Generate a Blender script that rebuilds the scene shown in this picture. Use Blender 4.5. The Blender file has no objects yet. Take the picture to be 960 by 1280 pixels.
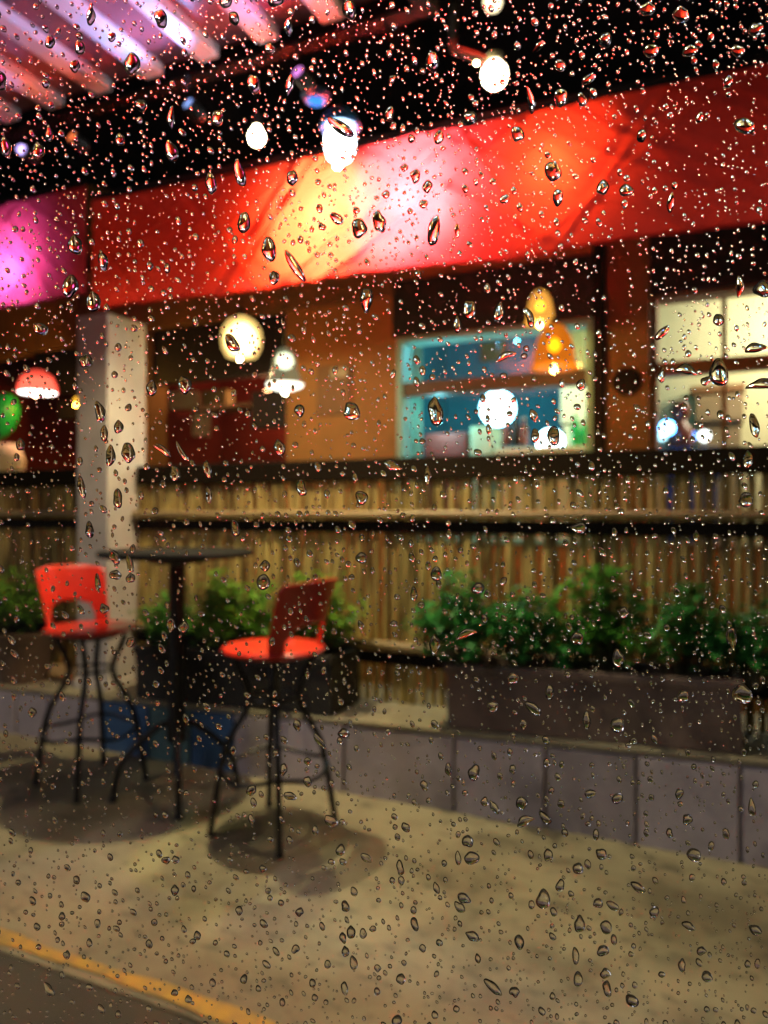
import bpy, bmesh, math, random
from mathutils import Vector, Matrix
random.seed(7)
R = math.radians
C = bpy.context.scene.collection
scene = bpy.context.scene
F = 924.0; EYE = 1.27; YAW = R(24.5)
cs, sn = math.cos(YAW), math.sin(YAW)

# ------------------------------------------------------------------ helpers
def at(px, py, y):
    """point on the plane Y=y seen at photo pixel (px,py)"""
    r = (px-480)/F; e = (640-py)/F
    dx, dy = r*cs - sn, r*sn + cs
    k = y/dy
    return Vector((dx*k, y, EYE+e*k))
def cw(X, Y): return (X*cs - Y*sn, X*sn + Y*cs)
def new_obj(name, me, m=None, parent=None):
    o = bpy.data.objects.new(name, me); C.objects.link(o)
    if m is not None: me.materials.append(m)
    if parent is not None: o.parent = parent
    return o
def tag(o, label=None, cat=None, group=None, kind=None):
    if label: o['label'] = label
    if cat: o['category'] = cat
    if group: o['group'] = group
    if kind: o['kind'] = kind
    return o
def empty(name, loc, label, cat, rz=0, group=None):
    o = bpy.data.objects.new(name, None); C.objects.link(o); o.empty_display_size = .1
    o.location = loc; o.rotation_euler = (0, 0, rz)
    return tag(o, label, cat, group)

class MB:
    def __init__(s): s.v = []; s.f = []; s.sm = []
    def add(s, vs, fs, smooth=False):
        b = len(s.v); s.v += [tuple(v) for v in vs]
        s.f += [tuple(i+b for i in f) for f in fs]; s.sm += [smooth]*len(fs); return s
    def box(s, x0, x1, y0, y1, z0, z1, bev=0.0, fn=None):
        bm = bmesh.new(); bmesh.ops.create_cube(bm, size=1)
        for v in bm.verts:
            v.co = Vector(((x0+x1)/2+v.co.x*(x1-x0), (y0+y1)/2+v.co.y*(y1-y0), (z0+z1)/2+v.co.z*(z1-z0)))
        if bev > 0: bmesh.ops.bevel(bm, geom=bm.edges[:], offset=bev, segments=2, affect='EDGES', profile=.5)
        bm.verts.index_update()
        vs = [fn(v.co) if fn else v.co.copy() for v in bm.verts]
        s.add(vs, [[v.index for v in f.verts] for f in bm.faces]); bm.free(); return s
    def tube(s, pts, r, n=10, closed=False, cap=True):
        P = [Vector(p) for p in pts]; N = len(P)
        rs = r if isinstance(r, (list, tuple)) else [r]*N
        up = None; rings = []
        for i in range(N):
            if closed: t = P[(i+1) % N]-P[i-1]
            else: t = P[min(i+1, N-1)]-P[max(i-1, 0)]
            t.normalize()
            if up is None:
                a = Vector((0, 0, 1)) if abs(t.z) < .9 else Vector((1, 0, 0))
                up = a.cross(t).normalized()
            up = (up - t*up.dot(t)).normalized(); q = t.cross(up)
            rings.append([P[i]+rs[i]*(math.cos(2*math.pi*k/n)*up+math.sin(2*math.pi*k/n)*q) for k in range(n)])
        vs = [v for rg in rings for v in rg]; fs = []
        for i in range(N if closed else N-1):
            j = (i+1) % N
            for k in range(n):
                fs.append((i*n+k, i*n+(k+1) % n, j*n+(k+1) % n, j*n+k))
        if cap and not closed:
            fs.append(tuple(reversed(range(n)))); fs.append(tuple((N-1)*n+k for k in range(n)))
        return s.add(vs, fs, True)
    def lathe(s, prof, n=32, c=(0, 0, 0), sx=1, sy=1):
        vs = []; fs = []; m = len(prof)
        for (r, z) in prof:
            for k in range(n):
                a = 2*math.pi*k/n
                vs.append((c[0]+r*math.cos(a)*sx, c[1]+r*math.sin(a)*sy, c[2]+z))
        for i in range(m-1):
            for k in range(n): fs.append((i*n+k, i*n+(k+1) % n, (i+1)*n+(k+1) % n, (i+1)*n+k))
        if prof[0][0] > 1e-5: fs.append(tuple(reversed(range(n))))
        if prof[-1][0] > 1e-5: fs.append(tuple((m-1)*n+k for k in range(n)))
        return s.add(vs, fs, True)
    def build(s, name, m, parent=None):
        me = bpy.data.meshes.new(name); me.from_pydata(s.v, [], s.f); me.update()
        bm = bmesh.new(); bm.from_mesh(me)
        bmesh.ops.remove_doubles(bm, verts=bm.verts[:], dist=1e-6)
        bmesh.ops.recalc_face_normals(bm, faces=bm.faces[:]); bm.to_mesh(me); bm.free()
        if any(s.sm):
            me.shade_smooth()
            try: me.set_sharp_from_angle(angle=R(40))
            except Exception: pass
        return new_obj(name, me, m, parent)
def smooth_path(pts, sub=6):
    P = [Vector(p) for p in pts]; out = []
    for i in range(len(P)-1):
        p0 = P[max(i-1, 0)]; p1 = P[i]; p2 = P[i+1]; p3 = P[min(i+2, len(P)-1)]
        for k in range(sub):
            t = k/sub
            out.append(.5*((2*p1)+(p2-p0)*t+(2*p0-5*p1+4*p2-p3)*t*t+(3*p1-p0-3*p2+p3)*t**3))
    out.append(P[-1]); return out
def copy_tree(o, parent=None):
    c = o.copy(); C.objects.link(c)
    if parent is not None: c.parent = parent
    for ch in list(o.children): copy_tree(ch, c)
    return c

# ------------------------------------------------------------------ materials
def mat(name, col, col2=None, scale=6, rough=.6, rough2=None, bump=0, bscale=40, metallic=0, stretch=(1, 1, 1),
        detail=5, lo=.35, hi=.65, trans=0, emit=None, estr=0, coat=0, spec=.5):
    m = bpy.data.materials.new(name); m.use_nodes = True
    nt = m.node_tree; N = nt.nodes; L = nt.links; b = N['Principled BSDF']
    b.inputs['Base Color'].default_value = (*col, 1); b.inputs['Roughness'].default_value = rough
    b.inputs['Metallic'].default_value = metallic; b.inputs['Coat Weight'].default_value = coat
    b.inputs['Specular IOR Level'].default_value = spec
    tc = N.new('ShaderNodeTexCoord'); mp = N.new('ShaderNodeMapping'); mp.inputs['Scale'].default_value = stretch
    L.new(tc.outputs['Object'], mp.inputs['Vector'])
    if col2 is not None:
        n1 = N.new('ShaderNodeTexNoise'); n1.inputs['Scale'].default_value = scale; n1.inputs['Detail'].default_value = detail
        n1.inputs['Roughness'].default_value = .6
        L.new(mp.outputs[0], n1.inputs['Vector'])
        rp = N.new('ShaderNodeValToRGB'); rp.color_ramp.elements[0].position = lo; rp.color_ramp.elements[1].position = hi
        rp.color_ramp.elements[0].color = (*col, 1); rp.color_ramp.elements[1].color = (*col2, 1)
        L.new(n1.outputs['Fac'], rp.inputs['Fac']); L.new(rp.outputs['Color'], b.inputs['Base Color'])
        if rough2 is not None:
            mr = N.new('ShaderNodeMapRange'); mr.inputs['To Min'].default_value = rough; mr.inputs['To Max'].default_value = rough2
            mr.inputs['From Min'].default_value = lo; mr.inputs['From Max'].default_value = hi
            L.new(n1.outputs['Fac'], mr.inputs['Value']); L.new(mr.outputs[0], b.inputs['Roughness'])
    if bump > 0:
        n2 = N.new('ShaderNodeTexNoise'); n2.inputs['Scale'].default_value = bscale; n2.inputs['Detail'].default_value = 4
        L.new(mp.outputs[0], n2.inputs['Vector'])
        bp = N.new('ShaderNodeBump'); bp.inputs['Strength'].default_value = bump; bp.inputs['Distance'].default_value = .01
        L.new(n2.outputs['Fac'], bp.inputs['Height']); L.new(bp.outputs[0], b.inputs['Normal'])
    if emit is not None:
        b.inputs['Emission Color'].default_value = (*emit, 1); b.inputs['Emission Strength'].default_value = estr
    if trans > 0:
        out = N['Material Output']; tr = N.new('ShaderNodeBsdfTranslucent'); mx = N.new('ShaderNodeMixShader')
        mx.inputs[0].default_value = trans
        if col2 is not None: L.new(rp.outputs['Color'], tr.inputs['Color'])
        else: tr.inputs['Color'].default_value = (*col, 1)
        L.new(b.outputs[0], mx.inputs[1]); L.new(tr.outputs[0], mx.inputs[2]); L.new(mx.outputs[0], out.inputs['Surface'])
    return m
def emat(name, col, s):
    m = bpy.data.materials.new(name); m.use_nodes = True; N = m.node_tree.nodes; L = m.node_tree.links
    N.remove(N['Principled BSDF']); e = N.new('ShaderNodeEmission')
    e.inputs[0].default_value = (*col, 1); e.inputs[1].default_value = s
    L.new(e.outputs[0], N['Material Output'].inputs['Surface']); return m
def shade_mat(name, col, s, through=.4):
    m = bpy.data.materials.new(name); m.use_nodes = True; N = m.node_tree.nodes; L = m.node_tree.links
    N.remove(N['Principled BSDF']); e = N.new('ShaderNodeEmission'); t = N.new('ShaderNodeBsdfTransparent')
    g = N.new('ShaderNodeBsdfGlossy'); g.inputs['Roughness'].default_value = .2
    e.inputs[0].default_value = (*col, 1); e.inputs[1].default_value = s; t.inputs[0].default_value = (*col, 1)
    mx = N.new('ShaderNodeMixShader'); mx.inputs[0].default_value = through
    L.new(e.outputs[0], mx.inputs[1]); L.new(t.outputs[0], mx.inputs[2])
    m2 = N.new('ShaderNodeMixShader'); m2.inputs[0].default_value = .05
    L.new(mx.outputs[0], m2.inputs[1]); L.new(g.outputs[0], m2.inputs[2])
    L.new(m2.outputs[0], N['Material Output'].inputs['Surface']); return m
def glass_mat(name, ior, col=(1, 1, 1)):
    m = bpy.data.materials.new(name); m.use_nodes = True; N = m.node_tree.nodes; L = m.node_tree.links
    N.remove(N['Principled BSDF']); g = N.new('ShaderNodeBsdfGlass')
    g.inputs['Color'].default_value = (*col, 1); g.inputs['Roughness'].default_value = 0; g.inputs['IOR'].default_value = ior
    L.new(g.outputs[0], N['Material Output'].inputs['Surface']); return m
def thin_glass(name):
    m = bpy.data.materials.new(name); m.use_nodes = True; N = m.node_tree.nodes; L = m.node_tree.links
    N.remove(N['Principled BSDF']); t = N.new('ShaderNodeBsdfTransparent'); g = N.new('ShaderNodeBsdfGlossy')
    g.inputs['Roughness'].default_value = .03; mx = N.new('ShaderNodeMixShader'); mx.inputs[0].default_value = .02
    L.new(t.outputs[0], mx.inputs[1]); L.new(g.outputs[0], mx.inputs[2]); L.new(mx.outputs[0], N['Material Output'].inputs['Surface']); return m

M = dict(
 pavement=mat('pavement', (.17, .148, .086), (.32, .285, .17), 2.2, .5, .75, .35, 60, lo=.38, hi=.56, detail=8),
 asphalt=mat('asphalt', (.05, .045, .03), (.085, .075, .045), 5, .45, .7, .6, 220, detail=8),
 yellow=mat('yellow_paint', (.64, .38, .04), (.26, .20, .08), 16, .5, .6, .4, 80, lo=.42, hi=.75, detail=9),
 wall=mat('mauve_plaster', (.40, .36, .38), (.56, .50, .54), 3, .75, .85, .3, 60, detail=7),
 wallstain=mat('stained_plaster', (.26, .23, .24), (.44, .39, .41), 4, .75, .85, .3, 60, detail=7),
 blue=mat('blue_panel', (.03, .10, .24), (.05, .14, .30), 5, .6, None, .2, 50),  # blue tone for two of the wall panels
 teal=mat('teal_panel', (.08, .17, .19), (.11, .23, .25), 5, .6, None, .2, 50),  # teal tone for the panel between the blue ones
 coping=mat('coping', (.24, .21, .14), (.36, .33, .20), 5, .6, None, .3, 60),
 post=mat('post_paint', (.58, .54, .48), (.68, .64, .57), 3, .55, None, .1, 40),
 bamboo=mat('bamboo', (.085, .05, .012), (.60, .47, .15), 9, .5, .6, .3, 60, stretch=(3.4, 1, .22), lo=.38, hi=.60),
 bamboo_pole=mat('bamboo_pole', (.26, .19, .08), (.36, .27, .12), 8, .45, None, .2, 40, stretch=(.3, 1, 1)),
 dark_rail=mat('dark_rail', (.006, .004, .003), (.012, .007, .005), 6, .85, None, .2, 50, spec=.05),
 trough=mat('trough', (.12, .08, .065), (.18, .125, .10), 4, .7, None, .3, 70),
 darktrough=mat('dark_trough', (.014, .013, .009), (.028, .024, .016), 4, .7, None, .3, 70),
 pot=mat('pot', (.10, .06, .04), (.16, .10, .065), 4, .45, None, .1, 40),
 soil=mat('soil', (.02, .014, .01), (.04, .03, .02), 30, .9, None, .5, 90),
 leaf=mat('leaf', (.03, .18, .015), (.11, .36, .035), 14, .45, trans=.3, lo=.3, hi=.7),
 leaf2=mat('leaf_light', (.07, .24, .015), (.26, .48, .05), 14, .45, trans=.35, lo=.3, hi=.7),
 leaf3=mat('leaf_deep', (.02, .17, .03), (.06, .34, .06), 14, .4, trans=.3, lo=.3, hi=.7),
 stem=mat('stem', (.05, .05, .02), (.08, .07, .03), 14, .7),
 red=mat('red_shell', (.62, .022, .012), (.70, .035, .018), 3, .32, None, .02, 30, coat=.3),
 black=mat('black_metal', (.012, .011, .010), None, rough=.4, metallic=.3),
 tabletop=mat('dark_tabletop', (.012, .012, .011), (.022, .022, .02), 6, .9, spec=.05),
 awning=mat('awning_red', (.58, .030, .024), (.66, .040, .030), 3, .7, None, .12, 160, trans=.82),
 awning_violet_lit=mat('awning_violet_lit', (.36, .022, .060), (.42, .03, .08), 3, .7, None, .12, 160, trans=.8),  # magenta base puts some of the violet light into the left cloth
 plaster=mat('orange_plaster', (.30, .135, .035), (.40, .19, .05), 1.6, .8, None, .25, 30, detail=7),
 brown=mat('brown_paint', (.18, .085, .03), (.25, .12, .042), 2, .7, None, .2, 30),
 maroon=mat('maroon_paint', (.16, .012, .008), (.24, .02, .012), 2, .7, None, .2, 30),
 olive=mat('olive_plaster', (.16, .12, .045), (.22, .165, .06), 2, .8, None, .2, 30),
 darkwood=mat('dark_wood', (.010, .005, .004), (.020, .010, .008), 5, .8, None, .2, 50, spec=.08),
 black_board=mat('black_board', (.006, .004, .004), None, rough=.6),
 rose=mat('rose_panel', (.20, .05, .065), (.26, .075, .09), 2, .5, None, .1, 40),
 slat=mat('pale_slat', (.66, .60, .64), (.74, .68, .72), 3, .4),
 beam=mat('beam', (.02, .008, .009), (.035, .014, .014), 5, .5, None, .1, 40),
 tealtrim=mat('teal_trim', (.22, .50, .46), (.27, .56, .52), 3, .5),
 navy=mat('navy_room', (.008, .17, .24), (.012, .24, .32), 2, .7),
 cream=mat('cream', (.62, .60, .36), (.68, .66, .42), 2, .7),
 creamwarm=mat('cream_warm', (.68, .58, .36), (.74, .64, .42), 2, .7),
 tan=mat('tan_wood', (.28, .20, .10), (.36, .26, .14), 6, .6, stretch=(1, 1, 5)),
 greenp=mat('green', (.012, .42, .10), None, rough=.35),
 pale=mat('pale_box', (.40, .34, .22), (.5, .43, .28), 4, .6),
 bluecan=mat('blue_can', (.02, .12, .30), None, rough=.3, metallic=.2),
 greymetal=mat('grey_metal', (.25, .22, .16), None, rough=.35, metallic=.8),
 brownjar=mat('brown_jar', (.16, .03, .015), None, rough=.3),
 bluebox=mat('blue_box', (.02, .10, .40), None, rough=.4),
 transom=mat('transom', (.10, .065, .04), (.14, .09, .055), 4, .6),
 frost=shade_mat('frosted_globe', (1, .70, .25), 1.7, .42), frost_red=shade_mat('red_glass', (1, .10, .06), 1.3, .25),
 water=glass_mat('rain_water', 1.333), glass=glass_mat('window_glass', 1.45, (.985, .995, .99)), thin=thin_glass('glazing'),
 e_warm=emat('bulb_warm', (1, .85, .55), 30), e_white=emat('bulb_white', (.80, .93, 1), 30),
 e_globe=emat('globe_cream', (1, .86, .48), 2.6), e_ball=emat('globe_white', (.92, 1, 1), 5),
 e_red=emat('dome_red', (1, .30, .16), 3.2), e_pinkw=emat('dome_glow', (1, .85, .8), 9),
 e_amberhot=emat('bulb_amber', (1, .62, .14), 14), e_disc=emat('amber_disc', (1, .60, .10), 2.2),
 e_cyan=emat('led_cyan', (.4, .85, 1), 4), e_blue=emat('led_blue', (.05, .3, 1), 4), e_orange=emat('lamp_orange', (1, .45, .03), 2.5),
 amber=shade_mat('amber_shade', (1, .30, .015), .9, .45), amber2=shade_mat('amber_shade_pale', (1, .50, .08), 1.3, .4),
 clear_shade=shade_mat('pale_glass_shade', (.85, .85, .55), .35, .6), e_plate=emat('glow_plate', (1, .97, .8), 3.5),
)

def stains(m, dark=.45, sc=3.2, lo=.60, hi=.70):
    N = m.node_tree.nodes; L = m.node_tree.links; b = N['Principled BSDF']; src = b.inputs['Base Color'].links[0].from_socket
    tc = N.new('ShaderNodeTexCoord'); mp = N.new('ShaderNodeMapping'); mp.inputs['Scale'].default_value = (1, 1.8, 1); mp.inputs['Rotation'].default_value = (0, 0, .3)
    n = N.new('ShaderNodeTexNoise'); n.inputs['Scale'].default_value = sc; n.inputs['Detail'].default_value = 3; n.inputs['Roughness'].default_value = .55
    rp = N.new('ShaderNodeValToRGB'); rp.color_ramp.elements[0].position = lo; rp.color_ramp.elements[1].position = hi
    rp.color_ramp.elements[0].color = (1, 1, 1, 1); rp.color_ramp.elements[1].color = (dark, dark, dark, 1)
    mx = N.new('ShaderNodeMix'); mx.data_type = 'RGBA'; mx.blend_type = 'MULTIPLY'; mx.inputs[0].default_value = 1
    L.new(tc.outputs['Object'], mp.inputs[0]); L.new(mp.outputs[0], n.inputs['Vector']); L.new(n.outputs['Fac'], rp.inputs[0])
    L.new(src, mx.inputs[6]); L.new(rp.outputs[0], mx.inputs[7]); L.new(mx.outputs[2], b.inputs['Base Color'])
stains(M['pavement'], .5); stains(M['pavement'], .62, 11, .57, .66); stains(M['trough'], .6, 5, .5, .66); stains(M['post'], .8, 4, .5, .7); stains(M['wall'], .6, 2.6, .56, .68)
# ------------------------------------------------------------------ ground, road
def sheet(name, x0, x1, y0, y1, z, m, parent=None):
    o = MB().add([(x0, y0, z), (x1, y0, z), (x1, y1, z), (x0, y1, z)], [(0, 1, 2, 3)]).build(name, m, parent); return o
tag(sheet('ground', -120, 120, -120, 120, -.012, M['pavement']), kind='structure')
tag(sheet('road', -120, 120, -9, 1.49, -.004, M['asphalt']), kind='structure')
tag(sheet('pavement', -120, 120, 1.49, 60, 0, M['pavement']), kind='structure')
lb = MB(); xs = [-14+i*.05 for i in range(500)]
for i in range(len(xs)-1):
    def e(x, k): return .006*math.sin(x*7+k)+.004*math.sin(x*23+k*2)
    lb.add([(xs[i], 1.513+e(xs[i], 0), .004), (xs[i+1], 1.513+e(xs[i+1], 0), .004), (xs[i+1], 1.56+e(xs[i+1], 4), .004), (xs[i], 1.56+e(xs[i], 4), .004)], [(0, 1, 2, 3)])
tag(lb.build('yellow_line', M['yellow']), kind='structure')

# ------------------------------------------------------------------ low wall
def zt(x): return .385+.032*(x-.15)
def shear(co): return Vector((co.x, co.y, co.z*zt(co.x)))
WX0, WX1 = -9.0, 4.0
w = empty('low_wall', (0, 0, 0), 'low mauve plastered wall with dark joints and pale coping under the bamboo fence', 'wall')
cuts_px = [20, 60, 128, 186, 238, 292, 430, 568, 682, 796, 926]
cuts = [at(p, 900, 2.97).x for p in cuts_px]
allc = [WX0, -7.5, -6, -5] + cuts + [1.0, 2.2, WX1]
core = MB().box(WX0, WX1, 2.99, 3.62, 0, .93, fn=shear); core.build('core', M['wallstain'], w)
for i in range(len(allc)-1):
    a, b = allc[i]+.008, allc[i+1]-.008
    m = M['wall']
    if i-4 >= 0:
        k = i-4
        if k == 2: m = M['blue']
        if k == 3: m = M['teal']
        if k == 4: m = M['blue']
        if k == 8: m = M['wallstain']
    p = MB().box(a, b, 2.97-.003*(i % 2), 2.998, .0, .90, .003, fn=shear).build('panel', m, w)
    if m is M['blue']: p['label'] = 'blue wall panel'
    if m is M['teal']: p['label'] = 'dull teal wall panel'
MB().box(WX0, WX1, 2.968, 3.64, .93, 1.0, .012, fn=shear).build('coping', M['coping'], w)

# ------------------------------------------------------------------ post
p = empty('support_post', (-3.215, 3.25, .27), 'square pale plastered post carrying the awning on the low wall', 'post')
MB().box(-.115, .115, -.15, .15, 0, 2.11, .006).build('shaft', M['post'], p)
MB().box(-.13, .13, -.165, .165, .0, .05, .006).build('base_plinth', M['post'], p)

# ------------------------------------------------------------------ bamboo fence
def fence(x0, x1, label, gap_from=None):
    f = empty('bamboo_fence', ((x0+x1)/2, 3.33, .3), label, 'fence'); ox = (x0+x1)/2
    def X(a): return a-ox
    n = max(1, round((x1-x0)/1.5)); ww = (x1-x0)/n
    for b in range(n):
        mb = MB(); x = x0+b*ww+.01
        while x < x0+(b+1)*ww-.01:
            r = random.uniform(.0135, .0205); lean = random.uniform(-.006, .006)
            z0, z1 = .03+random.uniform(0, .02), 1.13
            yy = random.uniform(-.008, .008); pts = []; rs = []
            nz = 9; off = random.uniform(0, .12)
            for k in range(nz+1):
                z = z0+(z1-z0)*k/nz
                pts.append((X(x)+lean*k/nz*2, yy+.003*math.sin(k*2+x*9), z)); rs.append(r*(1.0 if (k+int(x*50)) % 3 else 1.14))
            mb.tube(pts, rs, 7)
            g = .018 if x < -1.2 else random.choice([.014, .022, .034])
            x += 2*r+random.uniform(.009, g)
        mb.build('cane_panel', M['bamboo'], f)
    MB().box(X(x0), X(x1), -.035, .06, 1.125, 1.235, .008).build('top_rail', M['dark_rail'], f)
    MB().tube([(X(x0+(x1-x0)*i/30), -.045+.003*math.sin(i), .957+.002*math.sin(i*1.7)) for i in range(31)], .021, 10).build('bamboo_batten', M['bamboo_pole'], f)
    MB().box(X(x0), X(x1), -.036, -.012, .868, .930, .004).build('middle_shade_strip', M['dark_rail'], f)  # dark strip standing in for the shade under the batten
    MB().tube([(X(x0+(x1-x0)*i/30), -.045+.003*math.sin(i*2), .318+.002*math.sin(i*1.3)) for i in range(31)], .024, 10).build('bamboo_batten', M['bamboo_pole'], f)
    MB().box(X(x0), X(x1), -.036, -.012, .225, .285, .004).build('bottom_rail', M['dark_rail'], f)
    for i in range(n+1):
        xx = x0+i*ww; xx = min(max(xx, x0+.03), x1-.03)
        MB().box(X(xx)-.03, X(xx)+.03, .018, .078, 0, 1.12, .004).build('fence_post', M['dark_rail'], f)
fence(-9, -3.35, 'bamboo cane fence stretch left of the pale post')
fence(-3.08, 3.6, 'long bamboo cane fence stretch right of the pale post')

# ------------------------------------------------------------------ troughs, pot, plants
def trough(x0, x1, h, m, label, wd=.27):
    cx = (x0+x1)/2; L_ = (x1-x0)/2
    t = empty('planter_trough', (cx, 3.125, zt(cx)+.006), label, 'planter'); t.rotation_euler = (0, -math.atan(.032), 0)
    mb = MB(); a = wd/2
    for s in (-1, 1):
        mb.box(-L_, L_, s*a-.012, s*a+.012, 0, h, .004)
        mb.box(s*(L_-.012)-.012, s*(L_-.012)+.012, -a+.013, a-.013, 0.001, h-.002, .003)
    mb.box(-L_+.02, L_-.02, -a+.013, a-.013, .002, .03)
    mb.build('box', m, t)
    MB().box(-L_-.008, L_+.008, -a-.022, -a+.014, h-.035, h+.004, .006).build('rim', m, t)
    MB().box(-L_+.026, L_-.026, -a+.014, a-.014, .03, h-.04).build('soil', M['soil'], t)
    return t
trough(-1.06, .075, .265, M['trough'], 'long mauve brown planter trough on the wall at right')
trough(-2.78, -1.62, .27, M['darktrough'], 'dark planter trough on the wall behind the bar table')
pt = empty('plant_pot', (-3.80, 3.14, zt(-3.8)+.004), 'round brown plant pot on the wall at the left edge', 'pot')
MB().lathe([(.13, 0), (.155, .10), (.185, .25), (.20, .27), (.205, .30), (.19, .302), (.175, .26), (.17, .24), (0, .24)], 36).build('body', M['pot'], pt)
MB().lathe([(.168, .243), (.08, .262), (0, .268)], 24).build('soil', M['soil'], pt)

def plant(x, y, z0, w_, d_, h, nl, m, label, seed, lsize=.05, group='leafy plants along the fence'):
    rnd = random.Random(seed)
    o = empty('leafy_shrub', (x, y, z0), label, 'plant', 0, group)
    st = MB(); lf = MB()
    ns = max(7, int(nl/22)); 
    for s in range(ns):
        a = rnd.uniform(0, 6.28); rr = rnd.random()**.6
        tip = Vector((math.cos(a)*rr*w_/2, math.sin(a)*rr*d_/2, h*rnd.uniform(.45, 1)*(1-.35*rr*rr)))
        base = Vector((tip.x*.25, tip.y*.25, 0)); mid = (base+tip)/2+Vector((rnd.uniform(-.02, .02), rnd.uniform(-.02, .02), .03))
        path = smooth_path([base, mid, tip], 4); st.tube(path, [.004-.0028*i/(len(path)-1) for i in range(len(path))], 5)
        for q in range(int(nl/ns)):
            t = rnd.uniform(.3, 1)**.7
            c = path[min(len(path)-1, int(t*(len(path)-1)))]+Vector((rnd.gauss(0, .022), rnd.gauss(0, .022), rnd.gauss(0, .018)))
            th = rnd.uniform(0, 6.28); ti = rnd.uniform(-.5, .7)
            d = Vector((math.cos(th)*math.cos(ti), math.sin(th)*math.cos(ti), math.sin(ti)))
            sd = d.cross(Vector((0, 0, 1))).normalized(); nn = sd.cross(d)
            L_ = lsize*rnd.uniform(.6, 1.25); W = L_*rnd.uniform(.28, .42)
            vs = [c, c+d*L_*.35+sd*W+nn*.12*L_, c+d*L_*.35-sd*W+nn*.12*L_, c+d*L_*.75+sd*W*.7+nn*.05*L_, c+d*L_*.75-sd*W*.7+nn*.05*L_, c+d*L_-nn*.1*L_,
                  c+d*L_*.35+nn*.03*L_, c+d*L_*.75]
            lf.add(vs, [(0, 6, 1), (0, 2, 6), (6, 7, 3, 1), (6, 2, 4, 7), (7, 5, 3), (7, 4, 5)], True)
    st.build('stem', M['stem'], o)
    me = bpy.data.meshes.new('foliage'); me.from_pydata(lf.v, [], lf.f); me.update(); me.shade_smooth()
    new_obj('foliage', me, m, o)
    return o
def soilz(x, h): return zt(x)+h-.045
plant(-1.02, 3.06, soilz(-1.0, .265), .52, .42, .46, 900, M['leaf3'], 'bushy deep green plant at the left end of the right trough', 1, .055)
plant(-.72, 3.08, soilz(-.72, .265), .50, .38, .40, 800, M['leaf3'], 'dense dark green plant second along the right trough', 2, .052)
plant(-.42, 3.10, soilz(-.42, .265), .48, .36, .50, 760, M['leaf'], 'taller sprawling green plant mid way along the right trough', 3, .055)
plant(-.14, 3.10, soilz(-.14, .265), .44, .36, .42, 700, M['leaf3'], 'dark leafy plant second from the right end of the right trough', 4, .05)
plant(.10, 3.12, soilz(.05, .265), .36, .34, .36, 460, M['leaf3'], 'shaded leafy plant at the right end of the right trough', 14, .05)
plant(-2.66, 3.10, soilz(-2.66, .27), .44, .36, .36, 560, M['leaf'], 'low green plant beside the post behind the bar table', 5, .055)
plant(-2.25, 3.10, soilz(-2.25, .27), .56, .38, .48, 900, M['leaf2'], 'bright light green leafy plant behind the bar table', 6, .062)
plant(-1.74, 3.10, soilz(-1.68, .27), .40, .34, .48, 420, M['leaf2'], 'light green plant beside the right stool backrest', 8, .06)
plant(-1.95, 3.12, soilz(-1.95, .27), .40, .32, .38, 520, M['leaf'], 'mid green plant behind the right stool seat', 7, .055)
plant(-3.90, 3.10, zt(-3.8)+.24, .60, .48, .54, 1100, M['leaf2'], 'bushy light green plant growing in the round brown pot', 9, .055)

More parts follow.
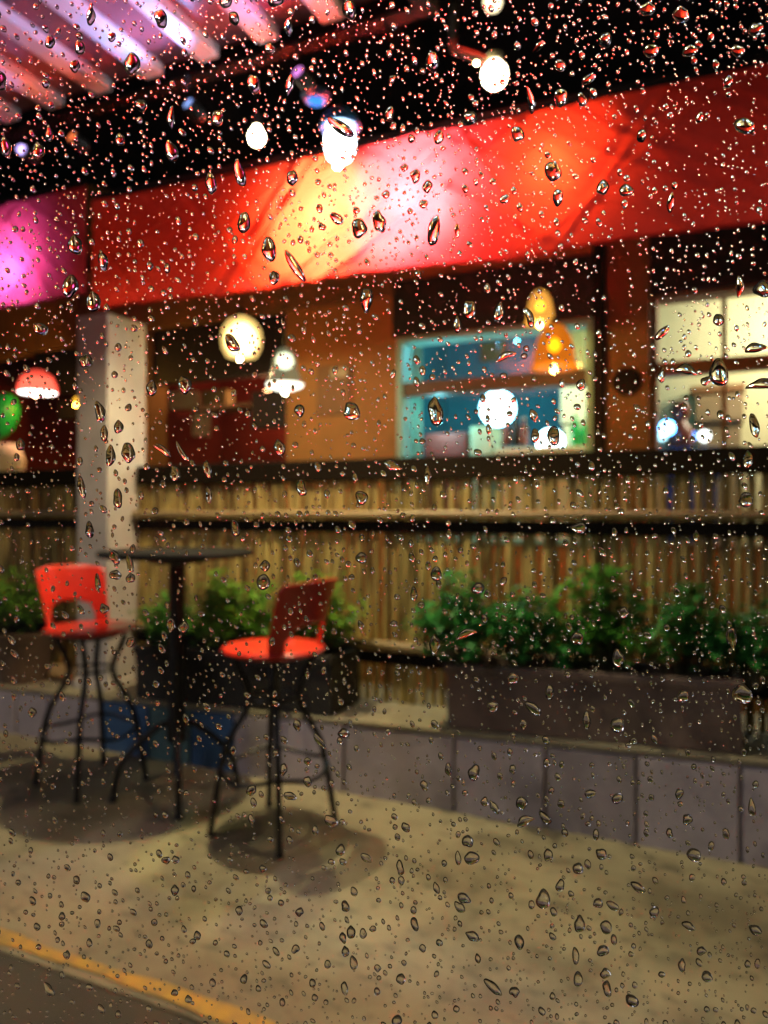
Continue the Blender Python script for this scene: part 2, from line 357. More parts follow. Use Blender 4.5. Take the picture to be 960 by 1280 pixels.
# ------------------------------------------------------------------ stools
def make_stool(label):
    s = empty('bar_stool', (0, 0, 0), label, 'stool', 0, 'red bar stools at the high table')
    # seat faces +X
    Z_ = .97
    prof = [(0, .722), (.10, .722), (.17, .728), (.20, .740), (.207, .750), (.20, .757), (.18, .7575), (.12, .752), (0, .748)]
    MB().lathe(prof, 40, sx=1.0, sy=1.0).build('seat', M['red'], s)
    # back shell with an opening, curved around the back
    nu, nv = 34, 22; vs = []; fs = []; Rr = .235
    def pos(u, v, off):
        a = (u-.5)*R(98); z = .742+v*.285
        rec = .075*v**1.3
        top = 0.018*math.cos((u-.5)*math.pi)
        rad = Rr+off
        return (-(math.cos(a)*rad-.03)-rec+.03, math.sin(a)*rad*(.86+.12*v), z+top*v)
    def keep(u, v):
        du = abs(u-.5)
        corner = du > .42 and v > .88 and ((du-.42)/.08)**2+((v-.88)/.12)**2 > 1
        if corner: return False
        if v < .40: 
            edge = .29 + .10*max(0, (.40-v))
            if v > .28: edge -= .14*((v-.28)/.12)**2
            return du > edge
        return True
    for off in (0, .010):
        for j in range(nv+1):
            for i in range(nu+1): vs.append(pos(i/nu, j/nv, off))
    n1 = (nu+1)*(nv+1); cells = set()
    for j in range(nv):
        for i in range(nu):
            if keep((i+.5)/nu, (j+.5)/nv): cells.add((i, j))
    def id_(i, j, l): return l*n1+j*(nu+1)+i
    for (i, j) in cells:
        fs.append((id_(i, j, 0), id_(i+1, j, 0), id_(i+1, j+1, 0), id_(i, j+1, 0)))
        fs.append((id_(i, j, 1), id_(i, j+1, 1), id_(i+1, j+1, 1), id_(i+1, j, 1)))
        for (di, dj, a, b) in ((-1, 0, (i, j), (i, j+1)), (1, 0, (i+1, j+1), (i+1, j)), (0, -1, (i+1, j), (i, j)), (0, 1, (i, j+1), (i+1, j+1))):
            if (i+di, j+dj) not in cells:
                fs.append((id_(*a, 0), id_(*b, 0), id_(*b, 1), id_(*a, 1)))
    me = bpy.data.meshes.new('backrest'); me.from_pydata(vs, [], fs)
    bm = bmesh.new(); bm.from_mesh(me); bmesh.ops.delete(bm, geom=[v for v in bm.verts if not v.link_faces], context='VERTS')
    bmesh.ops.recalc_face_normals(bm, faces=bm.faces[:]); 
    bmesh.ops.smooth_vert(bm, verts=[v for v in bm.verts], factor=.4, use_axis_x=True, use_axis_y=True, use_axis_z=True)
    bm.to_mesh(me); bm.free(); me.shade_smooth()
    b = new_obj('backrest', me, M['red'], s)
    MB().lathe([(.02, .690), (.11, .700), (.13, .712), (.13, .722), (0, .724)], 24).build('seat_mount', M['black'], s)
    for k in range(4):
        a = math.pi/4+k*math.pi/2; c_, s_ = math.cos(a), math.sin(a)
        pts = [(.155, .715), (.14, .67), (.112, .61), (.098, .55), (.115, .49), (.155, .42), (.188, .35), (.210, .26), (.228, .14), (.248, .008)]
        path = smooth_path([(r*c_, r*s_, z) for r, z in pts], 5)
        lg = MB().tube(path, .0135, 10).build('leg', M['black'], s)
        MB().lathe([(.016, 0), (.017, .012), (.012, .02), (0, .02)], 12, c=(.246*c_, .246*s_, 0)).build('foot_cap', M['black'], lg)
    ring = []
    for k in range(40):
        a = 2*math.pi*k/40; sq = 1/(abs(math.cos(a-math.pi/4))**3+abs(math.sin(a-math.pi/4))**3)**(1/3)
        ring.append((.208*math.cos(a)*(1.0/sq*.94+.06 if sq > 0 else 1), .208*math.sin(a)*(1.0/sq*.94+.06), .26-.035*math.sin(2*a)**2*0+.0))
    MB().tube([(.212*math.cos(2*math.pi*k/40), .212*math.sin(2*math.pi*k/40), .262-.012*math.cos(2*math.pi*k/10)) for k in range(40)], .009, 8, closed=True).build('footrest', M['black'], s)
    MB().tube([(.099*math.cos(2*math.pi*k/20), .099*math.sin(2*math.pi*k/20), .55) for k in range(20)], .007, 8, closed=True).build('brace_ring', M['black'], s)
    return s
st1 = make_stool('red bar stool left of the high table, backrest towards the left')
x, y = cw(-1.375, 3.47); st1.location = (x, y, .001); st1.scale = (1, 1, .97); st1.rotation_euler = (0, 0, R(-37)+YAW)
st2 = copy_tree(st1); st2['label'] = 'red bar stool right of the high table, with dark red backrest turned to the street'
x, y = cw(-.44, 2.957); st2.location = (x, y, .001); st2.rotation_euler = (0, 0, R(148)+YAW)

# table
x, y = cw(-.93, 3.32)
tb = empty('bar_table', (x, y, .001), 'high black bar table with round top between the two red stools', 'table', R(17)+YAW)
MB().lathe([(0, 1.068), (.31, 1.068), (.335, 1.073), (.34, 1.085), (.335, 1.097), (0, 1.098)], 48).build('tabletop', M['tabletop'], tb)
MB().lathe([(0, 1.03), (.12, 1.04), (.14, 1.067), (0, 1.067)], 24).build('top_mount', M['black'], tb)
MB().lathe([(0, .24), (.04, .24), (.045, .26), (.045, .34), (.038, .36), (.036, 1.03), (0, 1.03)], 24).build('column', M['black'], tb)
for k in range(4):
    a = k*math.pi/2; c_, s_ = math.cos(a), math.sin(a)
    path = smooth_path([(r*c_, r*s_, z) for r, z in [(.03, .33), (.08, .31), (.17, .24), (.235, .165), (.26, .08), (.27, .006)]], 6)
    lg = MB().tube(path, .014, 10).build('leg', M['black'], tb)
    MB().lathe([(.02, 0), (.021, .012), (.014, .022), (0, .022)], 12, c=(.27*c_, .27*s_, 0)).build('foot_cap', M['black'], lg)

# ------------------------------------------------------------------ building front (y = 5)
BY = 5.0
def X5(px, py=480, y=BY): return at(px, py, y).x
W1 = (at(497, 424, BY).x, at(742, 400, BY).x, 1.05, at(500, 424, BY).z)
W2 = (at(816, 375, BY).x, at(816, 375, BY).x+2.4, 1.05, at(816, 372, BY).z)
W0 = (at(187, 480, BY).x, at(358, 480, BY).x, 1.05, at(187, 412, BY).z)
W3 = (at(-40, 480, BY).x, at(100, 480, BY).x, 1.05, at(60, 437, BY).z)
b = empty('cafe_building', (0, 5, 0), 'orange brown cafe front with lit windows behind the bamboo fence', 'building')
def B(mb, name, m, parent=b): 
    o = mb.build(name, m, parent)
    o.matrix_parent_inverse = Matrix.Translation(-Vector((0, 5, 0))) if parent is b else Matrix.Identity(4)
    return o
BX0, BX1, BZ = -13, 7, 4.2
ops = sorted([W3, W0, W1, W2])
wm = MB(); cur = BX0
for (a, c_, z0, z1) in ops:
    wm.box(cur, a, BY, BY+.22, 0, BZ); wm.box(a, c_, BY, BY+.22, 0, z0); wm.box(a, c_, BY, BY+.22, z1, BZ); cur = c_
wm.box(cur, BX1, BY, BY+.22, 0, BZ)
B(wm, 'wall', M['plaster'])
# coloured wall areas, real paint fields slightly proud
xa, xb = at(100, 480, BY).x, at(187, 480, BY).x
B(MB().box(at(-300, 480, BY).x, W3[0]-.01, BY-.02, BY-.003, 0, 3.2), 'side_panel', M['olive'])
B(MB().box(xa+.01, xb-.01, BY-.02, BY-.003, 0, 3.3), 'side_panel', M['brown'])
B(MB().box(W0[0]-.02, at(495, 400, BY).x, BY-.03, BY-.004, at(300, 400, BY).z+.02, 3.6), 'fascia_board', M['brown'])
B(MB().box(at(744, 480, BY).x, at(757, 480, BY).x, BY-.12, BY-.004, 0, 3.4, .005), 'pilaster', M['darkwood'])
B(MB().box(at(759, 480, BY).x, at(813, 480, BY).x, BY-.06, BY-.004, 0, 3.4, .005), 'pilaster', M['brown'])
B(MB().box(at(500, 400, BY).x-.05, at(742, 400, BY).x, BY-.03, BY-.004, W1[3]+.01, W1[3]+.42, .004), 'shutter_box', M['black_board'])
B(MB().box(at(816, 400, BY).x-.02, W2[1]+.1, BY-.05, BY-.004, W2[3]+.01, W2[3]+.42, .004), 'shutter_box', M['black_board'])
B(MB().box(BX0, BX1, BY+.23, 9.0, -.002, .06), 'floor_slab', M['tan'])
B(MB().box(BX0, BX1, BY+.23, 9.0, 3.0, 3.06), 'ceiling_slab', M['brown'])
def room(x0, x1, yb, m, name='room_wall'):
    mb = MB(); mb.box(x0-.1, x1+.1, yb, yb+.1, .06, 3.0); mb.box(x0-.2, x0-.1, BY+.23, yb, .06, 3.0); mb.box(x1+.1, x1+.2, BY+.23, yb, .06, 3.0)
    return B(mb, name, m)
room(W1[0]-.3, W1[1]-.0, 7.2, M['navy']); room(W2[0]-.12, W2[1]+.6, 6.45, M['cream']); room(W0[0]-.2, W0[1]+.2, 6.4, M['maroon']); room(W3[0], W3[1]-.02, 6.2, M['maroon'])
def frame(W, m, t, mull, trans, mm):
    x0, x1, z0, z1 = W; t = t
    f = MB(); d0, d1 = BY-.02, BY+.16
    f.box(x0, x0+t, d0, d1, z0, z1, .003); f.box(x1-t, x1, d0, d1, z0, z1, .003)
    f.box(x0+t, x1-t, d0, d1, z1-t*.7, z1, .003); f.box(x0+t, x1-t, d0, d1, z0, z0+t*.7, .003)
    fr = B(f, 'window_frame', m)
    for (a, w_) in mull: 
        o = MB().box(a-w_/2, a+w_/2, BY+.03, BY+.09, z0+.05, z1-.05).build('mullion', mm, fr)
    for (z, h) in trans: MB().box(x0+t, x1-t, BY+.0, BY+.10, z-h/2, z+h/2).build('transom', mm, fr)
    MB().box(x0+t, x1-t, BY+.055, BY+.06, z0+.04, z1-.04).build('pane', M['thin'], fr)
    return fr
frame(W1, M['tealtrim'], .045, [], [(at(600, 480, BY).z, .10)], M['transom'])
frame(W2, M['brown'], .025, [(at(905, 420, BY).x, .03)], [(at(880, 457, BY).z, .085)], M['brown'])
M['curtain'] = mat('curtain', (.50, .66, .58), (.56, .72, .64), 3, .8, None, .3, 30, trans=.6)
M['curtain_warm'] = mat('curtain_warm', (.66, .66, .46), (.72, .72, .5), 3, .8, None, .3, 30, trans=.6)
def curtain(x0, x1, z0, z1, y, m, label):
    e_ = empty('curtain', ((x0+x1)/2, y, z0), label, 'curtain', 0, 'pale curtains in the blue lit window'); n = 60; mb = MB(); vs = []
    for j in (0, 1):
        for l in (0, 1):
            for i in range(n+1):
                x = x0+(x1-x0)*i/n-(x0+x1)/2; vs.append((x, .012*math.sin(i*.9)+l*.004, (z1-z0)*j))
    k_ = n+1; fs = []
    for i in range(n):
        fs += [(i, i+1, 2*k_+i+1, 2*k_+i), (k_+i+1, k_+i, 3*k_+i, 3*k_+i+1), (i, k_+i, k_+i+1, i+1), (2*k_+i, 2*k_+i+1, 3*k_+i+1, 3*k_+i)]
    fs += [(0, 2*k_, 3*k_, k_), (n, k_+n, 3*k_+n, 2*k_+n)]
    mb.add(vs, fs); mb.build('cloth', m, e_); MB().tube([(-(x1-x0)/2, 0, z1-z0+.01), ((x1-x0)/2, 0, z1-z0+.01)], .008, 8).build('rod', M['greymetal'], e_)
curtain(W1[0]-.25, at(528, 480, 5.3).x, 1.1, W1[3]+.1, 5.3, M['curtain'], 'teal lit curtain at the left side of the blue window')
curtain(at(712, 480, 5.3).x, W1[1]+.2, at(700, 470, 5.3).z, W1[3]+.1, 5.3, M['curtain_warm'], 'short cream curtain at the upper right of the blue window')
curtain(at(531, 480, 5.3).x, at(709, 480, 5.3).x, at(600, 424, 5.3).z, W1[3]+.1, 5.31, M['curtain'], 'narrow teal pelmet cloth along the top of the blue window')
# dark opening left: black board above, counter below
B(MB().box(W0[0]+.02, W0[1]-.02, BY+.02, BY+.10, at(270, 473, BY).z, W0[3]-.01, .004), 'menu_board', M['black_board'])
B(MB().box(at(312, 480, BY).x, W0[1]-.02, BY+.02, BY+.09, at(330, 535, BY).z, at(330, 488, BY).z, .004), 'menu_board', M['black_board'])
B(MB().box(W0[0]+.02, W0[1]-.02, BY-.05, BY+.30, 1.05, 1.10, .004), 'counter_shelf', M['tan'])
B(MB().box(W3[1]-.30, W3[1]-.02, BY+.02, BY+.08, at(80, 523, BY).z, at(80, 500, BY).z, .004), 'menu_board', M['black_board'])
B(MB().box(at(42, 450, BY).x, W3[1]-.02, BY+.02, BY+.08, at(70, 505, BY).z+.10, W3[3]-.02, .004), 'menu_board', M['black_board'])

# things in the windows
def thing1(name, mb, m, label, cat, group=None):
    o = mb.build(name, m)
    cvs = [v.co.copy() for v in o.data.vertices]; c = sum(cvs, Vector())/len(cvs); c.z = min(v.z for v in cvs)
    o.data.transform(Matrix.Translation(-c)); o.location = c
    return tag(o, label, cat, group)
def cabinet(px0, px1, py0, py1, y, d, m, label, cat='cabinet', name='cabinet', legs_to=.06):
    a, c_ = at(px0, py1, y), at(px1, py0, y)
    e_ = empty(name, ((a.x+c_.x)/2, y+d/2, legs_to), label, cat); hw = (c_.x-a.x)/2
    z0 = a.z-legs_to; z1 = c_.z-legs_to
    MB().box(-hw, hw, -d/2, d/2, z0, z1, .006).build('carcass', m, e_)
    n = max(1, int(hw*2/.35))
    for i in range(n): MB().box(-hw+.01+i*2*hw/n, -hw-.01+(i+1)*2*hw/n, -d/2-.014, -d/2-.003, z0+.02, z1-.02, .003).build('door', m, e_)
    if z0 > .05:
        MB().box(-hw+.02, hw-.02, -d/2+.03, d/2-.03, 0, z0-.001, .004).build('plinth', m, e_)
    return e_
cabinet(700, 735, 472, 530, 6.0, .5, M['creamwarm'], 'tall cream cabinet at the right inside the blue lit window')
cabinet(588, 614, 532, 590, 5.7, .3, M['cream'], 'short cream cabinet under the white globe in the blue lit window')
cabinet(530, 584, 540, 590, 5.75, .3, M['maroon'], 'low dark red cabinet at the left inside the blue lit window')
cabinet(618, 742, 556, 600, 5.6, .35, M['creamwarm'], 'pale serving counter glowing at the bottom of the blue lit window', 'counter', 'serving_counter')
thing1('wall_picture', MB().box(at(600, 440, 7.1).x, at(632, 420, 7.1).x, 7.12, 7.15, at(600, 452, 7.1).z, at(600, 428, 7.1).z, .003), M['olive'], 'small olive panel on the navy wall in the blue lit window', 'picture')
cabinet(868, 930, 492, 530, 6.2, .4, M['tan'], 'tan box shaped cabinet with dark top inside the cream window')
thing1('storage_box', MB().box(at(862, 480, 6.15).x, at(932, 480, 6.15).x, 6.2, 6.5, at(880, 491.5, 6.2).z, at(880, 482, 6.2).z, .004), M['brown'], 'flat dark brown box on top of the tan cabinet', 'box')
jx = at(850, 548, 5.7)
thing1('round_topped_jar', MB().lathe([(0, 0), (.085, 0), (.092, .02), (.09, .12), (.05, .17), (.045, .19), (.065, .23), (.07, .27), (.05, .315), (0, .33)], 24, c=(jx.x, 5.7, jx.z-.06)), M['brownjar'], 'dark red brown round topped jar before the cream window', 'jar')
cabinet(815, 900, 558, 600, 5.62, .35, M['bluebox'], 'blue counter glowing behind the dark jar in the cream window', 'counter', 'blue_counter')
for (px, py, m, lb) in ((826, 548, 'e_cyan', 'small cyan lamp left of the dark jar'), (880, 549, 'e_ball', 'small white green lamp right of the dark jar'), (862, 549, 'e_blue', 'small blue lamp just right of the dark jar')):
    q = at(px, py, 5.6)
    l = empty('counter_lamp', (q.x, 5.72, q.z-.04), lb, 'lamp', 0, 'small lamps on the blue counter')
    MB().lathe([(.02, 0), (.022, .02), (.012, .03), (0, .03)], 14).build('base', M['greymetal'], l)
    MB().lathe([(0, .031), (.03, .045), (.042, .07), (.035, .10), (0, .115)], 16).build('bulb', M[m], l)
bt = None
for i, (px, hh, lb) in enumerate([(628, .20, 'short dark bottle nearest the globe on the serving counter'), (640, .26, 'tall dark bottle second on the serving counter'), (651, .22, 'amber tinted bottle third on the serving counter'), (716, .24, 'green bottle at the right end of the serving counter'), (727, .18, 'small green bottle beside the window frame on the serving counter')]):
    c_ = at(px, 556, 5.6); e_ = empty('bottle', (c_.x, 5.7, c_.z+.002), lb, 'bottle', 0, 'bottles in the blue lit window')
    mm = M['brownjar'] if i in (0, 2) else M['black'] if i == 1 else M['greenp']
    MB().lathe([(0, 0), (.033, .002), (.035, .01), (.035, hh*.6), (.013, hh*.78), (.012, hh*.95), (0, hh*.95)], 16).build('body', mm, e_)
    MB().lathe([(0, hh*.952), (.014, hh*.952), (.014, hh), (0, hh)], 12).build('cap', M['creamwarm'], e_)
# shelf goods in dark opening
for i, (px0, px1, py0, py1, m, lb, y) in enumerate([
    (208, 238, 487, 512, 'pale', 'pale greenish box left on the shelf in the dark red opening', 5.6),
    (252, 282, 486, 512, 'olive', 'olive box right on the shelf in the dark red opening', 5.6),
    (240, 252, 515, 545, 'pale', 'pale upright carton under the shelf in the dark red opening', 5.62)]):
    a, c_ = at(px0, py1, y), at(px1, py0, y)
    thing1('carton', MB().box(a.x, c_.x, y, y+.14, a.z, c_.z, .006), M[m], lb, 'box', 'goods in the dark red opening')
sh0, sh1 = at(195, 513, 5.55), at(335, 513, 5.55)
B(MB().box(W0[0]+.0, W0[1], 5.5, 5.85, sh0.z-.03, sh0.z-.002), 'shelf', M['tan'])
# poster on the orange wall, plaque
q0, q1 = at(398, 520, BY), at(440, 455, BY)
pf = empty('wall_poster', ((q0.x+q1.x)/2, BY-.02, q0.z), 'faded brown poster on the orange wall between the windows', 'poster')
MB().box(-(q1.x-q0.x)/2, (q1.x-q0.x)/2, -.008, .008, 0, q1.z-q0.z, .003).build('board', M['brown'], pf)
MB().box(-.02, (q1.x-q0.x)/2-.03, -.013, -.0085, .28, q1.z-q0.z-.03).build('print', M['pale'], pf)
q = at(783, 477, BY-.07)
pq = empty('wall_plaque', (q.x, BY-.07, q.z), 'dark round plaque on the brown pillar between the windows', 'plaque')
o = MB().lathe([(0, 0), (.085, 0), (.09, .01), (.08, .022), (0, .026)], 28).build('disc', M['darkwood'], pq); o.rotation_euler = (R(90), 0, 0)
# green rounded thing and pale pot at the left edge
q = at(4, 520, 4.5)
gb = empty('green_balloon', (q.x, 4.5, q.z), 'green rounded balloon hanging at the left edge', 'balloon'); gb.rotation_euler = (0, R(18), 0)
MB().lathe([(.008, -.215), (.02, -.205), (.06, -.17), (.105, -.09), (.125, 0), (.12, .09), (.09, .16), (.045, .195), (0, .205)], 28).build('body', M['greenp'], gb)
MB().lathe([(.016, -.235), (.006, -.216), (0, -.216)], 12).build('knot', M['greenp'], gb)
MB().tube([(0, 0, .204), (-.05, 0, .8), (-.10, 0, 1.45)], .002, 5).build('string', M['black'], gb)
q = at(3, 592, 3.9)
up = empty('pale_urn', (q.x, 3.9, 0), 'pale rounded urn just behind the fence at the left edge', 'urn')
zz = at(3, 555, 3.9).z
MB().lathe([(0, 0), (.12, 0), (.14, .05), (.10, .5), (.14, zz-.28), (.16, zz-.12), (.13, zz-.04), (.10, zz), (.08, zz-.01), (0, zz-.02)], 28).build('body', M['creamwarm'], up)

# ------------------------------------------------------------------ awning valances
def valance(x0, x1, zb, ztp, y, m, label, seed, zb1=None, zt1=None):
    rnd = random.Random(seed); nx = int((x1-x0)/.01); nz = 36; vs = []; fs = []
    aw = empty('awning', ((x0+x1)/2, y, zb), label, 'awning'); ox, oz = (x0+x1)/2, zb
    folds = [(rnd.uniform(x0, x1), rnd.uniform(-.9, .9), rnd.uniform(.04, .12), rnd.uniform(.008, .028)) for _ in range(int((x1-x0)*5))]
    folds += [(rnd.uniform(x0, x1), rnd.choice([-1, 1])*rnd.uniform(.5, 1.6), rnd.uniform(.014, .034), rnd.uniform(.008, .022)) for _ in range(int((x1-x0)*8))]
    for j in range(nz+1):
        for i in range(nx+1):
            t = i/nx; x = x0+(x1-x0)*t; v = j/nz
            zb_ = zb+((zb1 if zb1 else zb)-zb)*t; zt_ = ztp+((zt1 if zt1 else ztp)-ztp)*t
            z = zb_+(zt_-zb_)*v
            dy = .014*math.sin(x*3.1+seed)
            for (fx, sl, wd, am) in folds:
                u = (x-fx-sl*(v-.5)*(zt_-zb_)*1.2)/wd
                if abs(u) < 3: dy += am*math.exp(-u*u)*(1-.3*v)
            zz_ = z+(.006*math.sin(x*5+seed) if j == 0 else 0)
            vs.append((x-ox, dy-(1-v)*.0, zz_-oz))
    for j in range(nz):
        for i in range(nx): fs.append((j*(nx+1)+i, j*(nx+1)+i+1, (j+1)*(nx+1)+i+1, (j+1)*(nx+1)+i))
    me = bpy.data.meshes.new('valance'); me.from_pydata(vs, [], fs); me.update(); me.shade_smooth()
    o = new_obj('valance', me, m, aw)
    MB().tube([(x0-ox, 0, ztp-oz), (x1-ox, 0, (zt1 or ztp)-oz)], .018, 8).build('top_pole', M['darkwood'], aw)
    hm = MB(); n_ = nx+1
    hm.tube([(vs[i][0], vs[i][1]-.002, vs[i][2]+.006) for i in range(0, n_, 4)], .0045, 6); hm.build('hem', m, o)
    # cloth roof running back to the building
    zt1_ = zt1 or ztp
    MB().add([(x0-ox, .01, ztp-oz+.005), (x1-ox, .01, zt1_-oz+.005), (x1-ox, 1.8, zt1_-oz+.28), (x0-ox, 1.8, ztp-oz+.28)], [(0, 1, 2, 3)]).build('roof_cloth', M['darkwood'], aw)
    return aw
AY = 3.08
xl = at(113, 300, AY).x
valance(xl+.02, 3.6, 2.40, 3.02, AY, M['awning'], 'long red awning valance with orange and pink light pools', 3, 2.29, 2.87)
valance(-9, xl-.05, 2.50, 3.12, AY, M['awning_violet_lit'], 'shorter awning valance left of the post, violet light put into its colour', 5)

# ------------------------------------------------------------------ pergola roof of rose panel and pale slats
SY0, SY1, SZ = .6, 2.46, 3.12
xs0, xs1 = -6.0, at(520, 30, 2.46).x
pr = empty('pergola_roof', (xs0, 2.46, 3), 'overhanging roof of rose panels with pale slats, top left', 'roof')
def P(mb, n, m):
    o = mb.build(n, m, pr); o.matrix_parent_inverse = Matrix.Translation(-Vector((xs0, 2.46, 3))); return o
P(MB().box(xs0, xs1, SY0, SY1, SZ+.035, SZ+.06), 'roof_panel', M['rose'])
k = 0; x = at(75, 118, 2.46).x
xx = x-.285*10
while xx < xs1-.05:
    if xx > xs0: P(MB().box(xx-.045, xx+.045, SY0, SY1-.015, SZ-.012, SZ+.034, .004), 'slat', M['slat'])
    xx += .285
P(MB().box(xs0, xs1+.06, SY1+.002, SY1+.075, SZ-.035, SZ+.10, .006), 'front_beam', M['darkwood'])
P(MB().box(xs1+.0, xs1+.06, SY0, SY1, SZ-.06, SZ+.08, .005), 'end_rafter', M['darkwood'])
# dark ceiling over terrace and its joists
tc = empty('canopy_ceiling', (0, 4, 3.3), 'dark timber canopy ceiling above the red awning', 'ceiling')
def T(mb, n, m):
    o = mb.build(n, m, tc); o.matrix_parent_inverse = Matrix.Translation(-Vector((0, 4, 3.3))); return o
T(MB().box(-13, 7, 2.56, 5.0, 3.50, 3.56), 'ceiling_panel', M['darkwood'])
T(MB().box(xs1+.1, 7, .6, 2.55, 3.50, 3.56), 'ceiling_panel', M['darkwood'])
for i in range(14):
    xj = -10.5+i*1.15
    T(MB().box(xj-.04, xj+.04, 2.57 if xj < xs1 else .6, 4.95, 3.36, 3.497, .005), 'joist', M['darkwood'])
for yj in (1.3, 2.1): T(MB().box(xs1+.1, 7, yj, yj+.07, 3.28, 3.357, .005), 'purlin', M['darkwood'])

# ------------------------------------------------------------------ lamps
def light(name, kind, loc, col, power, radius=.04, target=None, cone=60, blend=.5):
    ld = bpy.data.lights.new(name, kind); ld.color = col; ld.energy = power; ld.shadow_soft_size = radius
    o = bpy.data.objects.new(name, ld); C.objects.link(o); o.location = loc
    if kind == 'SPOT':
        ld.spot_size = R(cone); ld.spot_blend = blend
        o.rotation_euler = (Vector(target)-Vector(loc)).to_track_quat('-Z', 'Y').to_euler()
    return o
def cord(e_, z0, ztop): MB().tube([(0, 0, z0), (.002, 0, (z0+ztop)/2), (0, 0, ztop)], .004, 6).build('cord', M['black'], e_)
# hanging bare bulb (320,170)
q = at(321, 171, 2.72)
l1 = empty('hanging_bulb', q, 'small warm bare bulb hanging above the awning left of the white lamp', 'lamp')
MB().lathe([(0, 0), (.034, .0), (.032, .014), (.018, .034), (.014, .045), (0, .045)], 20).build('bulb', M['e_warm'], l1)
MB().lathe([(0, .046), (.018, .046), (.02, .09), (.008, .10), (0, .10)], 16).build('socket', M['black'], l1); cord(l1, .10, 3.36-q.z)
light('bulb_light', 'SPOT', q+Vector((0, 0, -.006)), (1, .80, .46), 255, .032, q+Vector((-.35, -.75, -2.8)), 124, .4)
# big white pendant lamp (425,180)
q = at(425, 182, 2.62)
l2 = empty('pendant_lamp', q, 'large white glowing lamp with blue cap hanging before the awning', 'lamp')
MB().lathe([(0, -.062), (.030, -.060), (.048, -.046), (.058, -.01), (.058, .035), (.046, .062), (0, .07)], 28).build('glowing_shade', M['e_white'], l2)
MB().lathe([(0, .071), (.075, .066), (.082, .075), (.07, .105), (.04, .135), (.012, .145), (0, .145)], 28).build('cap', M['bluecan'], l2); cord(l2, .145, 3.3-q.z)
light('pendant_light', 'POINT', q+Vector((0, -.02, -.09)), (.85, .93, 1), 7, .012)
# right bulb with bracket (618,92)
q = at(618, 93, 2.66)
l3 = empty('bracket_lamp', q, 'warm white bulb on a slanting metal bracket, top centre', 'lamp')
MB().lathe([(0, 0), (.046, 0), (.042, .02), (.02, .042), (0, .045)], 20).build('bulb', M['e_warm'], l3)
qb = at(566, 62, 2.80)-q
MB().tube([(0, 0, .05), (-.03, .01, .06), tuple(qb), (qb.x-.03, qb.y+.1, qb.z+.25)], .016, 8).build('bracket_arm', M['greymetal'], l3)
MB().lathe([(0, .046), (.025, .046), (.03, .07), (0, .085)], 16).build('socket', M['greymetal'], l3)
light('bracket_light', 'SPOT', q+Vector((0, 0, -.006)), (1, .82, .48), 56, .044, q+Vector((.1, -.9, -2.8)), 112, .45)
light('bracket_fill', 'POINT', q+Vector((-.05, -.06, .02)), (1, .80, .36), 1.6, .006)  # extra point added to light the bracket arm
qk = at(616, 2, 2.62)
l4 = empty('hanging_bulb', qk, 'cream bulb cut by the top edge of the picture above the bracket lamp', 'lamp')
MB().lathe([(0, -.03), (.025, -.026), (.034, -.006), (.03, .015), (.015, .035), (0, .04)], 20).build('bulb', emat('cream_bulb', (1, .82, .48), 3), l4)
MB().lathe([(0, .041), (.016, .041), (.014, .07), (0, .075)], 14).build('socket', M['black'], l4); cord(l4, .07, 3.3-qk.z)
# small blue flood fitting
q = at(395, 121, 2.75)
bf = empty('blue_fitting', q, 'small oval blue light fitting above the large white lamp', 'lamp')
MB().lathe([(0, -.02), (.05, -.016), (.062, 0), (.05, .018), (0, .022)], 22).build('housing', M['bluecan'], bf)
MB().lathe([(0, -.028), (.035, -.024), (.04, -.0205), (0, -.0205)], 18).build('lens', emat('dim_blue', (.05, .3, 1), 1.5), bf)
cord(bf, .02, 3.3-q.z)

# terrace pendants
def pendant(px, py, y, label, group='terrace pendant lamps'):
    q = at(px, py, y); return empty('pendant_lamp', q, label, 'lamp', 0, group), q, (y/((px-480)/F*sn+cs))/F
e1, q, s = pendant(302, 424, 4.1, 'round cream globe pendant lamp with flat bottom, left of the posterless dark opening')
e1['label'] = 'round cream globe pendant lamp with flat bottom before the dark opening'
MB().lathe([(0, -22*s), (19*s, -22*s), (24*s, -12*s), (26*s, 0), (24*s, 12*s), (17*s, 22*s), (7*s, 28*s), (0, 29*s)], 32).build('globe', M['frost'], e1)
MB().lathe([(0, -20*s), (13*s, -18*s), (19*s, -8*s), (20*s, 0), (17*s, 10*s), (8*s, 19*s), (0, 21*s)], 28).build('bulb', emat('inner_glow', (1, .90, .6), 22), e1)
MB().lathe([(0, 29.2*s), (5*s, 29*s), (4*s, 36*s), (0, 37*s)], 14).build('cap', M['black'], e1); cord(e1, 36*s, 3.36-q.z)
light('globe_light', 'POINT', q+Vector((0, -.02, -22*s-.02)), (1, .75, .35), 18, .012)
e2, q, s = pendant(356, 452, 4.1, 'pale glass bell pendant with glowing lower rim beside the cream globe')
MB().lathe([(23*s, -28*s), (16*s, -10*s), (14*s, 4*s), (9*s, 14*s), (4*s, 17*s)], 28).build('shade', M['clear_shade'], e2)
MB().lathe([(0, -36*s), (12*s, -35*s), (22*s, -31*s), (23*s, -28.5*s), (0, -28*s)], 28).build('glowing_rim', M['e_plate'], e2)
MB().lathe([(0, -10*s), (8*s, -7*s), (11*s, 0), (8*s, 8*s), (0, 11*s)], 18).build('bulb', M['e_ball'], e2); cord(e2, 17*s, 3.36-q.z)
light('bell_light', 'POINT', q+Vector((0, 0, -36*s-.015)), (1, .92, .6), 9, .012)
e3, q, s = pendant(47, 478, 4.1, 'glowing pinkish red dome pendant lamp left of the post')
MB().lathe([(24*s, -13*s), (23*s, -4*s), (18*s, 7*s), (9*s, 14*s), (0, 16*s)], 28).build('shade', M['frost_red'], e3)
